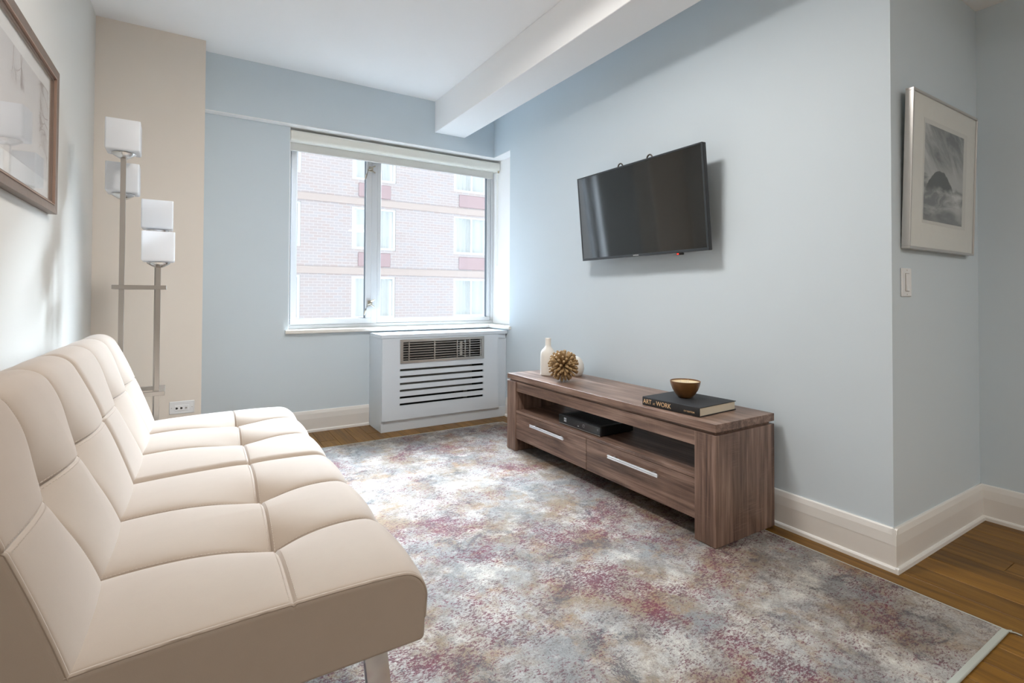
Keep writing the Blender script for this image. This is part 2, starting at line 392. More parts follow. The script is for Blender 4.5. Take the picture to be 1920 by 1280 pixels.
un = thing('heating_unit', (1.75, 4.03, 0), 'dark grey heating unit seen behind the slots of the cover', 'heater')
MB().box(1.30, 2.04, 3.93, 4.15, .255, .50, .01).build('body', M_unit, un)
MB().box(1.30, 2.16, 3.96, 4.15, .50, .69, .01).build('upper_body', simple('heater_dark_metal', (.10, .10, .10), .5, .3), un)
for i in range(5): MB().box(1.40, 1.86, 3.922, 3.929, .40+i*.022, .408+i*.022).build('fin', M_unit, un)
for xx in (1.33, 1.97): MB().box(xx, xx+.04, 3.97, 4.14, 0, .256).build('foot', M_unit, un)
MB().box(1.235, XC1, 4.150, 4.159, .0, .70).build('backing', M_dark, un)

# ------------------------------------------------------------------ rug
def rug_mat():
    m, nt, b = newmat('faded_rug'); v = objvec(nt)
    N = lambda s, d=4., r_=.6, o=(0, 0, 0), st=None, di=0.: noise(nt, v, s, d, r_, off=o, stretch=st, dist=di)
    st = (1, 1, 1)
    c = mixc(nt, maprange(nt, N(3.0, 8, .7), .42, .58), (.335, .32, .30), (.225, .168, .115))
    c = mixc(nt, maprange(nt, N(2.4, 8, .68, (5, 3, 0)), .46, .60, 0, .9), c, (.215, .218, .215))
    c = mixc(nt, maprange(nt, N(4.6, 8, .72, (2, 9, 0)), .50, .64, 0, .9), c, (.47, .435, .39))
    c = mixc(nt, maprange(nt, N(6.5, 8, .72, (7, 1, 0)), .53, .66, 0, .75), c, (.26, .165, .090))
    fine = N(260, 2, .7, (0, 0, 0), (1, .45, 1)); fine2 = N(190, 2, .75, (3, 3, 0), (.5, 1, 1)); mid = N(34, 5, .75, (1, 4, 0))
    bm_ = N(2.7, 6, .68, (11, 2, 0), None, .5)
    s = math_(nt, 'ADD', math_(nt, 'MULTIPLY', bm_, 1.5), math_(nt, 'ADD', math_(nt, 'MULTIPLY', fine2, 1.5), math_(nt, 'MULTIPLY', mid, .6)))
    c = mixc(nt, maprange(nt, s, 1.82, 2.06, 0, .9), c, (.125, .028, .048))
    dk = N(3.8, 7, .72, (4, 14, 0), None, .8)
    s = math_(nt, 'ADD', math_(nt, 'MULTIPLY', dk, 1.8), math_(nt, 'ADD', math_(nt, 'MULTIPLY', fine, .8), math_(nt, 'MULTIPLY', mid, .85)))
    c = mixc(nt, maprange(nt, s, 1.80, 2.06, 0, .85), c, (.055, .058, .064))
    s = math_(nt, 'ADD', math_(nt, 'MULTIPLY', N(9., 5, .7, (8, 8, 0)), 1.2), math_(nt, 'ADD', math_(nt, 'MULTIPLY', fine2, 1.0), math_(nt, 'MULTIPLY', fine, .8)))
    c = mixc(nt, maprange(nt, s, 1.50, 1.80, 0, .7), c, (.095, .070, .070))
    k = math_(nt, 'MULTIPLY', maprange(nt, fine, .3, .7, .72, 1.22), maprange(nt, mid, .3, .7, .85, 1.15))
    n = nt.nodes.new('ShaderNodeVectorMath'); n.operation = 'SCALE'; nt.links.new(c, n.inputs[0]); nt.links.new(k, n.inputs['Scale'])
    nt.links.new(n.outputs[0], b.inputs['Base Color']); b.inputs['Roughness'].default_value = .9; b.inputs['Specular IOR Level'].default_value = .15
    bumpin(nt, b, fine, .5, .002); return m
M_rug = rug_mat()
RX0, RX1, RY0, RY1, RZ = -.10, 2.177, .565, 3.648, .008
rug = thing('area_rug', (1.04, 2.1, 0), 'faded grey, tan and burgundy area rug under the sofa and television stand', 'rug')
rm = MB()
def rugtop(a, b_):
    X = RX0+(RX1-RX0)*a; Y = RY0+(RY1-RY0)*b_
    if a in (0, 1): X += .002*math.sin(Y*9)
    return (X, Y, RZ+.0006*math.sin(X*7+Y*3)*math.sin(Y*5))
rm.grid(rugtop, 40, 60)
rm.box(RX0, RX1, RY0, RY1, 0.0003, RZ-.0012)
rm.build('pile', M_rug, rug)
M_bind = simple('rug_binding', (.40, .42, .38), .85, bump=.3, bscale=400)
MB().box(RX0, RX1+.003, RY0-.016, RY0+.002, .0003, RZ+.001, .002).build('binding', M_bind, rug)
MB().box(RX1-.002, RX1+.003, RY0, RY1, .0003, RZ+.001, .001).box(RX0, RX1+.003, RY1-.002, RY1+.003, .0003, RZ+.001, .001).build('edge_cord', M_bind, rug)
MB().tube([(RX1, RY0-.012, .006), (RX1+.012, RY0-.028, .005), (RX1+.016, RY0-.042, .003)], .0022, 6).tube([(RX1, RY0-.008, .006), (RX1+.018, RY0-.018, .004)], .0018, 6).build('loose_thread', M_bind, rug)

# ------------------------------------------------------------------ sofa
def fabric_mat():
    m, nt, b = newmat('blush_microfibre'); v = objvec(nt)
    w = noise(nt, v, 900, 2, .6); l = noise(nt, v, 14, 3, .6)
    c = mixc(nt, l, (.385, .318, .262), (.42, .348, .287)); c = mixc(nt, maprange(nt, w, .3, .7, 0, .25), c, (.33, .27, .222))
    nt.links.new(c, b.inputs['Base Color']); b.inputs['Roughness'].default_value = .75
    b.inputs['Sheen Weight'].default_value = .25; b.inputs['Sheen Roughness'].default_value = .4; b.inputs['Specular IOR Level'].default_value = .2
    bumpin(nt, b, w, .12, .0008); return m
M_fabric = fabric_mat()
M_thread = simple('sofa_thread', (.46, .385, .325), .7)
sofa = thing('sofa_bed', (-.05, 2.03, 0), 'blush beige tufted sofa bed with metal legs along the left wall', 'sofa')
def arc(cx, cz, rad, a0, a1, n): return [(cx+rad*math.cos(a0+(a1-a0)*i/n), cz+rad*math.sin(a0+(a1-a0)*i/n)) for i in range(n+1)]
def lin(p, q, n): return [(p[0]+(q[0]-p[0])*i/n, p[1]+(q[1]-p[1])*i/n) for i in range(n)]
class Cushion:
    def __init__(s, prof, tag_, y0, y1, seams, sl, ends, dome, sdome, sr):
        s.sdome, s.sr = sdome, sr
        s.p, s.t, s.y0, s.y1, s.seams, s.sl, s.ends, s.dome = prof, tag_, y0, y1, seams, sl, ends, dome
        n = len(prof); s.n = []
        for i in range(n):
            a, b_ = Vector(prof[i-1]), Vector(prof[(i+1) % n]); d = (b_-a).normalized(); s.n.append(Vector((d.y, -d.x)))
        s.n[-1] = s.n[-2].copy()
    def off(s, y, sv, w):
        o = 0.
        for k, yy, rad in ((0, y-s.y0, s.ends[0]), (1, s.y1-y, s.ends[1])):
            q = max(0, 1-yy/rad); o -= rad*(1-math.sqrt(max(0, 1-q*q)))
        if w <= 0: return o
        de = (y-s.y0) if s.ends[0] < .02 else (s.y1-y); ef = min(1, max(0, de/.06)); ef = ef*ef*(3-2*ef)
        ds = abs(sv-s.sl); edges = [s.y0]+s.seams+[s.y1]
        for a, b_ in zip(edges, edges[1:]):
            if a <= y <= b_: t = (y-a)/(b_-a); o += w*s.dome*(1-(2*t-1)**2)**.6
        mt = .02+.98*max(math.exp(-((y-q)/.085)**2) for q in s.seams)
        if s.sr[0] <= sv <= s.sr[1]:
            t = (sv-s.sr[0])/(s.sr[1]-s.sr[0]); o += w*s.sdome*(1-mt)*(1-(2*t-1)**2)**.5
        for a, b_ in ((s.sr[0], s.sl), (s.sl, s.sr[1])):
            if a <= sv <= b_: t = (sv-a)/(b_-a); o += w*s.sdome*mt*max(0, 1-(2*t-1)**2)**.7
        tuft = 0
        for ys in s.seams:
            du = abs(y-ys)
            o -= w*(.0042*math.exp(-(du/.0055)**2) + .009*math.exp(-du/.028))
            rr = math.hypot(du/.075, ds/.10); tuft = max(tuft, math.exp(-rr**1.2))
        o -= w*.024*tuft
        o -= w*(.0035*math.exp(-(ds/.003)**2)+.0045*ef*math.exp(-ds/.02))
        return o
    def pt(s, i, y, lift=0):
        P = Vector(s.p[i])+s.n[i]*(s.off(y, *s.t[i])+lift); return Vector((P.x, y, P.y))
    def mesh(s, name, mat, parent):
        ys = []
        N = 150
        for i in range(N+1): ys.append(s.y0+(s.y1-s.y0)*i/N)
        for k in range(9):
            for rad, y in ((s.ends[0], s.y0), (s.ends[1], s.y1)):
                d = rad*(1-math.cos(k/8*PI/2)); ys.append(y+d if y == s.y0 else y-d)
        for q in s.seams:
            for d in (-.006, -.004, -.002, 0, .002, .004, .006): ys.append(q+d)
        ys = sorted(set(round(y, 5) for y in ys)); b = bmesh.new(); n = len(s.p)
        R = [[b.verts.new(s.pt(i, y)) for i in range(n)] for y in ys]
        for A, B in zip(R, R[1:]):
            for i in range(n): b.faces.new((A[i], A[(i+1) % n], B[(i+1) % n], B[i]))
        for Rr in (R[0], R[-1]):       # flat end panels, fanned from the middle of the profile
            V = [b.verts.new(v.co) for v in Rr]; cv_ = Vector((0, 0, 0))
            for v in V: cv_ += v.co
            lo = Vector((min(v.co.x for v in V), V[0].co.y, min(v.co.z for v in V))); hi = Vector((max(v.co.x for v in V), V[0].co.y, max(v.co.z for v in V)))
            c0 = b.verts.new((lo+hi)/2)
            for i in range(n): b.faces.new((V[i], V[(i+1) % n], c0))
        bmesh.ops.recalc_face_normals(b, faces=b.faces)
        m = MB(); m._merge(b); o = m.build(name, mat, parent, 55)
        for p_ in o.data.polygons:
            if abs(p_.normal.y) > .995 and (abs(p_.center.y+ORG[o].y-s.y0) < 1e-4 or abs(p_.center.y+ORG[o].y-s.y1) < 1e-4): p_.use_smooth = False
        return o
    def ptf(s, fi, y, lift):
        i = int(fi); t = fi-i; return s.pt(i, y, lift)*(1-t)+s.pt(min(i+1, len(s.p)-1), y, lift)*t
    def find(s, sv):
        best = None
        for i, (a, w) in enumerate(s.t):
            if w > .5 and i+1 < len(s.t) and s.t[i+1][1] > .5:
                a2 = s.t[i+1][0]
                if min(a, a2) <= sv <= max(a, a2) and abs(a2-a) > 1e-9: best = i+(sv-a)/(a2-a)
        return best
    def stitches(s, parent):
        m = MB(); bm = bmesh.new()
        def dash(P, Q, nrm):
            d = (Q-P); sd = d.cross(nrm).normalized()*.0009; nn = nrm*.0008
            v = [bm.verts.new(x_) for x_ in (P-sd, P+sd, Q+sd, Q-sd, (P+Q)/2-sd*.6+nn, (P+Q)/2+sd*.6+nn)]
            for q in ((0, 1, 5, 4), (1, 2, 5), (2, 3, 4, 5), (3, 0, 4)): bm.faces.new([v[k] for k in q])
        for dsv in (-.0068, .0068):
            fi = s.find(s.sl+dsv)
            if fi is None: continue
            nr = Vector((s.n[int(fi)].x, 0, s.n[int(fi)].y)); y = s.y0+.012
            while y < s.y1-.012: dash(s.ptf(fi, y, .0006), s.ptf(fi, y+.0052, .0006), nr); y += .0075
        for ys in s.seams:
            idx = [i for i, (a, w) in enumerate(s.t) if w > .8]; fi = idx[0]+.2
            for k in range(0, 110):
                ff = idx[0]+(idx[-1]-1-idx[0])*k/110.; P = s.ptf(ff, ys+.0062, .0006); Q = s.ptf(ff+(idx[-1]-1-idx[0])/110.*.62, ys+.0062, .0006)
                nr = Vector((s.n[int(ff)].x, 0, s.n[int(ff)].y)); dash(P, Q, nr)
        m._merge(bm); o = m.build('stitching', M_thread, parent); o['kind'] = 'stuff'; return o
    def piping(s, parent, y, sgn):
        pts = [s.pt(i, y+sgn*.004, -.001) for i in range(len(s.p)) if s.t[i][1] > .02]
        MB().tube(pts, .0036, 6).build('piping', M_fabric, parent, 60)
        pts = [s.pt(i, y+sgn*.016, .0002) for i in range(len(s.p)) if s.t[i][1] > .3]
# seat profile: bottom front, front face, rounded lip, top, back
sp, stg = [], []
def addp(L, fn):
    for q in L: sp.append(q); stg.append(fn(q))
addp(lin((-.26, .288), (.425, .288), 10), lambda q: (q[0], 0))
addp(arc(.43, .300, .012, -PI/2, 0, 3), lambda q: (.5, 0))
addp(lin((.4425, .318), (.4455, .378), 6)[1:], lambda q: (.5, max(0, (q[1]-.33)/.05*.45)))
addp(arc(.3895, .378, .056, 0, PI/2, 12), lambda q: (q[0], .5+.5*(q[1]-.378)/.056))
def fine(a, b_, c, n):
    L = [a+(b_-a)*i/n for i in range(n)]+[b_]; L = [v for v in L if abs(v-c) > .0155]+[c+d*.0015 for d in range(-10, 11)]
    return sorted(L, reverse=a > b_)
addp([(x_, .4345-(.385-x_)/.645*.0105) for x_ in fine(.385, -.255, .170, 76)][1:], lambda q: (q[0], 1))
addp([(-.26, .424)], lambda q: (q[0], 1))
SEAT = (sp, stg)
L20 = math.radians(20); bx0, bz0 = -.166, .360
def bl_(a, b_): return (bx0-a*math.sin(L20)+b_*math.cos(L20), bz0+a*math.cos(L20)+b_*math.sin(L20))
bp, btg = [], []
def addb(L, fn):
    for q in L: bp.append(bl_(*q)); btg.append(fn(q))
addb(lin((0., -.12), (0, -.012), 4), lambda q: (0, 0))
addb(arc(.012, -.012, .012, PI, PI/2, 3), lambda q: (0, 0))
addb([(a_, 0) for a_ in fine(.02, .485, .305, 70)], lambda q: (q[0], min(1, q[0]/.025)))
addb(arc(.49, -.055, .055, PI/2, 0, 12), lambda q: (q[0], max(.0, .4+.6*(q[1]+.055)/.055)))
addb(lin((.545, -.06), (.545, -.105), 4)[1:], lambda q: (.545, .2))
addb(arc(.53, -.105, .015, 0, -PI/2, 3), lambda q: (q[0], 0))
addb(lin((.52, -.12), (.0, -.12), 8), lambda q: (0, 0))
BACK = (bp, btg)
for (y0, y1, seams, ends) in ((1.07, 2.045, [1.405, 1.735], (.010, .03)), (2.055, 3.00, [2.40, 2.735], (.03, .010))):
    c = Cushion(*SEAT, y0, y1, seams, .170, ends, .015, .020, (-.25, .4455)); o = c.mesh('seat_cushion', M_fabric, sofa); c.stitches(o)
    c.piping(o, y0 if ends[0] < .02 else y1, 1 if ends[0] < .02 else -1)
    c = Cushion(*BACK, y0, y1, seams, .305, ends, .017, .030, (-.09, .545)); o = c.mesh('back_cushion', M_fabric, sofa); c.stitches(o)
    c.piping(o, y0 if ends[0] < .02 else y1, 1 if ends[0] < .02 else -1)
M_frame = simple('dark_frame_metal', (.03, .03, .03), .4, .5)
MB().box(-.24, .34, 1.26, 1.30, .270, .287).box(-.24, .34, 2.78, 2.82, .270, .287).box(-.24, -.20, 1.30, 2.78, .270, .287).box(.28, .32, 1.30, 2.78, .270, .287).build('base_frame', M_frame, sofa)
for (lx, ly, z0) in ((.338, 1.095, RZ+.001), (.338, 2.96, RZ+.001), (-.25, 1.12, .001), (-.25, 2.94, .001)):
    dx = .03 if lx > 0 else -.03
    m = MB().hexa([(lx-.024+dx, ly-.012, z0), (lx+.024+dx, ly-.012, z0), (lx+.024+dx, ly+.012, z0), (lx-.024+dx, ly+.012, z0), (lx-.026, ly-.012, .287), (lx+.022, ly-.012, .287), (lx+.022, ly+.012, .287), (lx-.026, ly+.012, .287)])
    m.build('leg', M_chrome, sofa)

# ------------------------------------------------------------------ floor lamp with four cube shades
LR = Matrix.Translation((-.305, 3.10, 0)) @ Matrix.Rotation(math.radians(1.5), 4, 'Z')
lamp = thing('floor_lamp', LR @ Vector((.075, .073, 0)), 'brushed nickel floor lamp with four white cube glass shades behind the sofa', 'floor lamp')
def shade_mat():
    m, nt, b = newmat('opal_glass'); b.inputs['Base Color'].default_value = (.90, .91, .92, 1); b.inputs['Roughness'].default_value = .18
    b.inputs['Subsurface Weight'].default_value = .0
    t = nt.nodes.new('ShaderNodeBsdfTranslucent'); t.inputs[0].default_value = (.92, .93, .95, 1)
    mx = nt.nodes.new('ShaderNodeMixShader'); mx.inputs[0].default_value = .45
    nt.links.new(b.outputs[0], mx.inputs[1]); nt.links.new(t.outputs[0], mx.inputs[2]); nt.links.new(mx.outputs[0], nt.nodes['Material Output'].inputs[0]); return m
M_shade = shade_mat()
MB().box(-.075, .225, -.075, .22, .001, .022, .004, 2).xf(LR).build('base', M_satin, lamp)
for (lx, ly, zb) in ((0, 0, 1.735), (-.010, .146, 1.558), (.136, .146, 1.386), (.146, 0, 1.210)):
    MB().box(lx-.0105, lx+.0105, ly-.0105, ly+.0105, .02, zb-.024, .001).xf(LR).build('pole', M_satin, lamp)
    hd = MB().lathe([(0, -.026), (.016, -.026), (.024, -.022), (.048, -.006), (.050, -.001), (.046, .002), (0, .002)], (lx, ly, zb), 28).xf(LR).build('shade_holder', simple('lamp_cup_nickel', (.62, .60, .58), .25, 1) if 'lamp_cup_nickel' not in bpy.data.materials else bpy.data.materials['lamp_cup_nickel'], lamp, 35)
    s_ = .068; b = bmesh.new(); bmesh.ops.create_cube(b, size=1)
    for v in b.verts: v.co = Vector((lx+v.co.x*2*s_, ly+v.co.y*2*s_, zb+.003+(v.co.z+.5)*.146))
    top = [fc for fc in b.faces if fc.normal.z > .9]; bmesh.ops.delete(b, geom=top, context='FACES_ONLY')
    ed = [ed_ for ed_ in b.edges if not ed_.is_boundary]
    bmesh.ops.bevel(b, geom=ed, offset=.008, segments=3, profile=.5, affect='EDGES')
    bmesh.ops.solidify(b, geom=b.faces[:], thickness=.005)
    m = MB(); m._merge(b); m.xf(LR).build('shade', M_shade, lamp, 50)
for zc in (1.085, .560):
    a0, a1, w, t = -.036, .180, .030, .010
    m = MB().box(a0, a1, a0, a0+w, zc-t, zc+t, .001).box(a0, a1, a1-w, a1, zc-t, zc+t, .001).box(a0, a0+w, a0+w, a1-w, zc-t, zc+t, .001).box(a1-w, a1, a0+w, a1-w, zc-t, zc+t, .001)
    m.xf(LR).build('bracket', M_satin, lamp)

# ------------------------------------------------------------------ picture on the left wall
pl = thing('framed_picture', (XL, 2.395, 1.385), 'bronze framed misty tree print on the wall above the sofa', 'picture')
py0, py1, pz0, pz1, fx = 1.95, 2.84, 1.385, 1.982, XL+.030
M_bronze = simple('bronze_frame', (.20, .145, .115), .38, .35, bump=.15, bscale=90, var=.18, vscale=25)
M_copper = simple('copper_bead', (.36, .24, .185), .4, .3)
def mitre(y0, y1, z0, z1, w, xa, xb_, mat, name, parent, slope=0):
    # four mitred rails facing +X
    O = [(y0, z0), (y1, z0), (y1, z1), (y0, z1)]; I = [(y0+w, z0+w), (y1-w, z0+w), (y1-w, z1-w), (y0+w, z1-w)]
    for i in range(4):
        j = (i+1) % 4
        MB().hexa([(xa, *O[i]), (xa, *O[j]), (xa, *I[j]), (xa, *I[i]), (xb_, *O[i]), (xb_, *O[j]), (xb_-slope, *I[j]), (xb_-slope, *I[i])]).build(name, mat, parent)
mitre(py0, py1, pz0, pz1, .034, XL+.001, fx, M_bronze, 'frame_rail', pl, .004)
mitre(py0+.034, py1-.034, pz0+.034, pz1-.034, .004, XL+.001, fx-.001, M_copper, 'copper_lip', pl)
mitre(py0+.038, py1-.038, pz0+.038, pz1-.038, .010, XL+.001, fx-.010, M_bronze, 'inner_lip', pl)
M_mat = simple('white_mat_board', (.80, .80, .79), .85)
MB().box(XL+.001, fx-.022, py0+.04, py1-.04, pz0+.04, pz1-.04).build('mat_board', M_mat, pl)
def misty():
    m, nt, b = newmat('misty_print'); v = objvec(nt)
    g = noise(nt, v, 3, 5); c = mixc(nt, g, (.56, .55, .56), (.70, .69, .69)); g2 = noise(nt, v, 40, 5, .75)
    nt.links.new(c, b.inputs['Base Color']); b.inputs['Roughness'].default_value = .8; return m
prt = MB().box(fx-.022, fx-.0215, py0+.125, py1-.072, pz0+.125, pz1-.105).build('print', misty(), pl)
tm = MB(); tb = bmesh.new()
def strip(a, b_, w0, w1, X):
    d = Vector((0, b_[0]-a[0], b_[1]-a[1])); s_ = Vector((0, -d.z, d.y)).normalized()
    A = Vector((X, *a)); B = Vector((X, *b_)); tb.faces.new([tb.verts.new(q) for q in (A-s_*w0, B-s_*w1, B+s_*w1, A+s_*w0)])
PR = random.Random(3); ymax, zmin, zmax = py1-.073, pz0+.126, pz1-.106
def branch(y, z, ang, ln, w, d):
    y2 = min(ymax, y+ln*math.cos(ang)); z2 = min(zmax, max(zmin, z+ln*math.sin(ang)))
    if w > .0002: strip((y, z), (y2, z2), w, w*.7, fx-.0213)
    if d > 0:
        for k in range(PR.choice((2, 3))): branch(y2, z2, ang+PR.uniform(-.7, .7), ln*PR.uniform(.55, .85), w*.62, d-1)
for (z, a) in ((1.80, 2.6), (1.84, 2.2), (1.72, 2.9), (1.66, 2.4), (1.60, 2.7), (1.57, 2.0), (1.76, 3.3), (1.87, 2.9)): branch(ymax, z, a, .050, .0026, 6)
for (y, z, a) in ((2.40, 1.87, -1.9), (2.38, 1.875, -1.4), (2.30, 1.875, -1.7)): branch(y, z, a, .04, .0022, 4)
tm._merge(tb); o = tm.build('printed_branches', simple('mauve_ink', (.30, .23, .23), .8), prt); o['kind'] = 'stuff'
MB().box(fx-.013, fx-.011, py0+.047, py1-.047, pz0+.047, pz1-.047).build('glazing', M_glass, pl)

# ------------------------------------------------------------------ wall plate on the column
ol = thing('wall_outlet', (-.065, 3.92, .28), 'white telephone and cable wall plate low on the beige column', 'outlet')
M_plate = simple('white_plastic', (.80, .81, .82), .35)
yo = 3.92
MB().box(-.134, .003, yo-.006, yo, .285, .366, .003).build('plate', M_plate, ol)
MB().box(-.106, -.026, yo-.009, yo-.0055, .304, .342, .002).build('insert', simple('white_insert', (.84, .85, .86), .3), ol)
M_jack = simple('jack_shadow', (.03, .025, .02), .6)
for xx in (-.092, -.067): MB().prism([(xx-.007, .315), (xx+.001, .315), (xx+.007, .3215), (xx+.001, .328), (xx-.007, .328)], 'y', yo-.0096, yo-.009).build('jack', M_jack, ol)
MB().lathe([(0, 0), (.006, 0), (.006, .007), (.0025, .007), (0, .007)], (0, 0, 0), 12, T=Matrix.Translation((-.043, yo-.009, .323)) @ Matrix.Rotation(PI/2, 4, 'X')).build('coax_socket', M_steel, ol, 40)
for xx in (-.121, -.010): MB().lathe([(0, 0), (.003, 0), (.002, .0012), (0, .0012)], (0, 0, 0), 10, T=Matrix.Translation((xx, yo-.006, .325)) @ Matrix.Rotation(PI/2, 4, 'X')).build('screw', M_steel, ol)

# ------------------------------------------------------------------ television
tv = thing('television', (2.30, 2.15, 1.28), 'black flat screen television mounted on the blue wall', 'television')
TB = basis((2.20, 2.648, 1.285), (0, -1, 0), Vector((-.05, 0, .538)).normalized(), Vector((-.538, 0, -.05)).normalized())  # x right, y up, z toward room
TW, TH = .985, .545
M_tvb = simple('tv_bezel', (.035, .042, .05), .3)
def screen_mat():
    m, nt, b = newmat('tv_screen'); b.inputs['Base Color'].default_value = (.010, .011, .011, 1); b.inputs['Roughness'].default_value = .07; b.inputs['IOR'].default_value = 1.7
    return m
MB().box(0, TW, 0, TH, -.030, -.004, .003).xf(TB).build('housing', M_dark, tv)
MB().box(.12, TW-.12, .05, TH-.12, -.060, -.0301, .006).xf(TB).build('rear_cover', M_dark, tv)
bz = .009
MB().box(0, TW, 0, .015, -.004, .002, .001).box(0, TW, TH-bz, TH, -.004, .002, .001).box(0, bz, .015, TH-bz, -.004, .002, .001).box(TW-bz, TW, .015, TH-bz, -.004, .002, .001).xf(TB).build('bezel', M_tvb, tv)
MB().box(bz, TW-bz, .015, TH-bz, -.0039, 0).xf(TB).build('screen', screen_mat(), tv)
text_mesh('logo', 'SAMSUNG', .010, TB @ Matrix.Translation((.462, .0042, .0022)), simple('logo_silver', (.75, .77, .80), .4), tv, .0002)
for q in (.365, .600):
    pts = [(q+.020*math.cos(a), TH+.004+.022*math.sin(a), -.040) for a in [PI*k/8 for k in range(9)]]
    MB().tube(pts, .0045, 8).xf(TB).build('mount_hook', simple('mount_grey', (.10, .09, .08), .4, .5) if 'mount_grey' not in bpy.data.materials else bpy.data.materials['mount_grey'], tv, 40)
    MB().box(q-.022, q+.022, .03, TH+.006, -.074, -.0605, .002).xf(TB).build('mount_rail', M_dark, tv)
sn = MB().box(.775, .815, -.012, 0.0005, -.022, -.004, .003).xf(TB).build('sensor', M_dark, tv)
MB().box(.782, .792, -.009, -.003, -.0041, -.0025).xf(TB).build('standby_light', simple('standby_red', (1, .03, .02), .4, emit=1.5), sn)
MB().box(2.232, XW(2.1)-.0005, 1.98, 2.32, 1.42, 1.66, .004).build('wall_mount', M_dark, tv)

# ------------------------------------------------------------------ television stand
S0 = RZ+.0015
st = thing('tv_stand', (2.05, 2.188, RZ), 'grey brown wood television stand with two drawers and open shelf', 'tv stand')
ya, yb, xa, xb = 1.357, 3.020, 1.838, 2.256
lw = .107
MB().box(xa, xb, ya, ya+lw, S0, .472, .0012).build('side_leg', M_woodZ, st)
MB().box(xa, xb, yb-lw, yb, S0, .472, .0012).build('side_leg', M_woodZ, st)
MB().box(xa+.016, xb-.016, ya+.016, yb-.016, .4722, .4845).build('recessed_neck', M_woodY, st)
MB().box(xa, xb, ya, yb, .4848, .519, .0012).build('top', M_woodY, st)
MB().box(xa+.008, xa+.028, ya+lw+.0005, yb-lw-.0005, .408, .4719, .001).build('top_rail', M_woodY, st)
MB().box(xa+.030, xb-.02, ya+lw+.0005, yb-lw-.0005, .450, .4719).build('under_top', M_woodY, st)
MB().box(xa+.004, xb-.02, ya+lw+.0005, yb-lw-.0005, .268, .283, .001).build('shelf', M_woodY, st)
MB().box(xb-.030, xb-.02, ya+lw+.0005, yb-lw-.0005, .10, .267).build('drawer_back', M_woodY, st)
MB().box(xa+.03, xb-.031, ya+lw+.0005, yb-lw-.0005, .094, .104).build('bottom_board', M_woodY, st)
ym = 2.188
for (y0, y1, h0, h1) in ((ya+lw+.001, ym-.0015, 1.655, 1.993), (ym+.0015, yb-lw-.001, 2.368, 2.716)):
    d = MB().box(xa+.006, xa+.024, y0, y1, .093, .2665, .0012).build('drawer', M_woodY, st)
    hz = .226
    MB().box(xa-.020, xa-.013, h0, h1, hz-.002, hz+.005, .001).box(xa-.020, xa-.013, h0, h1, hz-.012, hz-.005, .001).box(xa-.014, xa-.012, h0, h1, hz-.011, hz+.004).box(xa-.013, xa+.0062, h0+.03, h0+.042, hz-.010, hz+.003).box(xa-.013, xa+.0062, h1-.042, h1-.03, hz-.010, hz+.003).build('handle', M_handle, d)
ZT = .5192
# vases
M_cer = simple('matte_white_ceramic', (.78, .75, .70), .45)
v1c = (2.025, 2.800, ZT)
v1 = MB().lathe([(0, .0), (.046, .0), (.050, .004), (.051, .02), (.0515, .125), (.050, .148), (.044, .164), (.030, .178), (.0215, .190), (.019, .200), (.0185, .243), (.0195, .247), (.0165, .248), (.0155, .243), (.0155, .20), (0, .195)], v1c, 40).build('bottle_vase', M_cer, None, 35, v1c)
tag(v1, 'tall white ceramic bottle vase with narrow neck on the television stand', 'vase')
v2c = (2.172, 2.690, ZT)
v2 = MB().lathe([(0, 0), (.038, 0), (.043, .004), (.054, .025), (.0585, .050), (.056, .075), (.046, .100), (.030, .119), (.015, .127), (.012, .126), (.010, .118), (0, .11)], v2c, 40).build('round_vase', M_cer, None, 50, v2c)
tag(v2, 'small round white ceramic vase behind the wooden spiky ball', 'vase')
# spiky ball of wooden sticks
bc = Vector((1.955, 2.541, ZT+.0995))
ball = thing('spiky_wooden_ball', (bc.x, bc.y, ZT), 'spiky tan ball of wooden sticks in front of the white vases', 'decorative ball')
def burr():
    m, nt, b = newmat('stick_wood'); v = objvec(nt, 7.)
    c = mixc(nt, noise(nt, v, 60, 3), (.17, .095, .038), (.46, .31, .15)); oi = nt.nodes.new('ShaderNodeObjectInfo')
    c = mixc(nt, maprange(nt, oi.outputs['Random'], 0, 1, 0, .5), c, (.50, .34, .17))
    nt.links.new(c, b.inputs['Base Color']); b.inputs['Roughness'].default_value = .6; return m
M_burr = burr()
MB().lathe([(0, -.02), (.014, -.014), (.02, 0), (.014, .014), (0, .02)], bc, 16).build('core', simple('core_dark_wood', (.06, .03, .012), .7), ball, 50)
smeshes = []
for k in range(4):
    ln = (.098, .094, .101, .096)[k]; m = MB().lathe([(0, 0), (.0030, 0), (.0052, ln*.35), (.0078, ln*.7), (.0082, ln*.9), (.0064, ln*.985), (0, ln)], (0, 0, 0), 8)
    me = bpy.data.meshes.new('stick'); m.bm.to_mesh(me); m.bm.free(); me.materials.append(M_burr)
    for p_ in me.polygons: p_.use_smooth = True
    me.set_sharp_from_angle(angle=math.radians(50)); smeshes.append(me)
NS = 125; RS = random.Random(5)
for k in range(NS):
    z = 1-2*(k+.5)/NS; ph = k*2.399963; rr = math.sqrt(1-z*z)
    d = (Vector((rr*math.cos(ph), rr*math.sin(ph), z))+Vector([RS.uniform(-.07, .07) for _ in range(3)])).normalized()
    o = bpy.data.objects.new('stick', smeshes[k % 4]); COL.objects.link(o); o.parent = ball
    o.location = bc-ORG[ball]; o.rotation_mode = 'QUATERNION'; o.rotation_quaternion = d.to_track_quat('Z', 'Y')
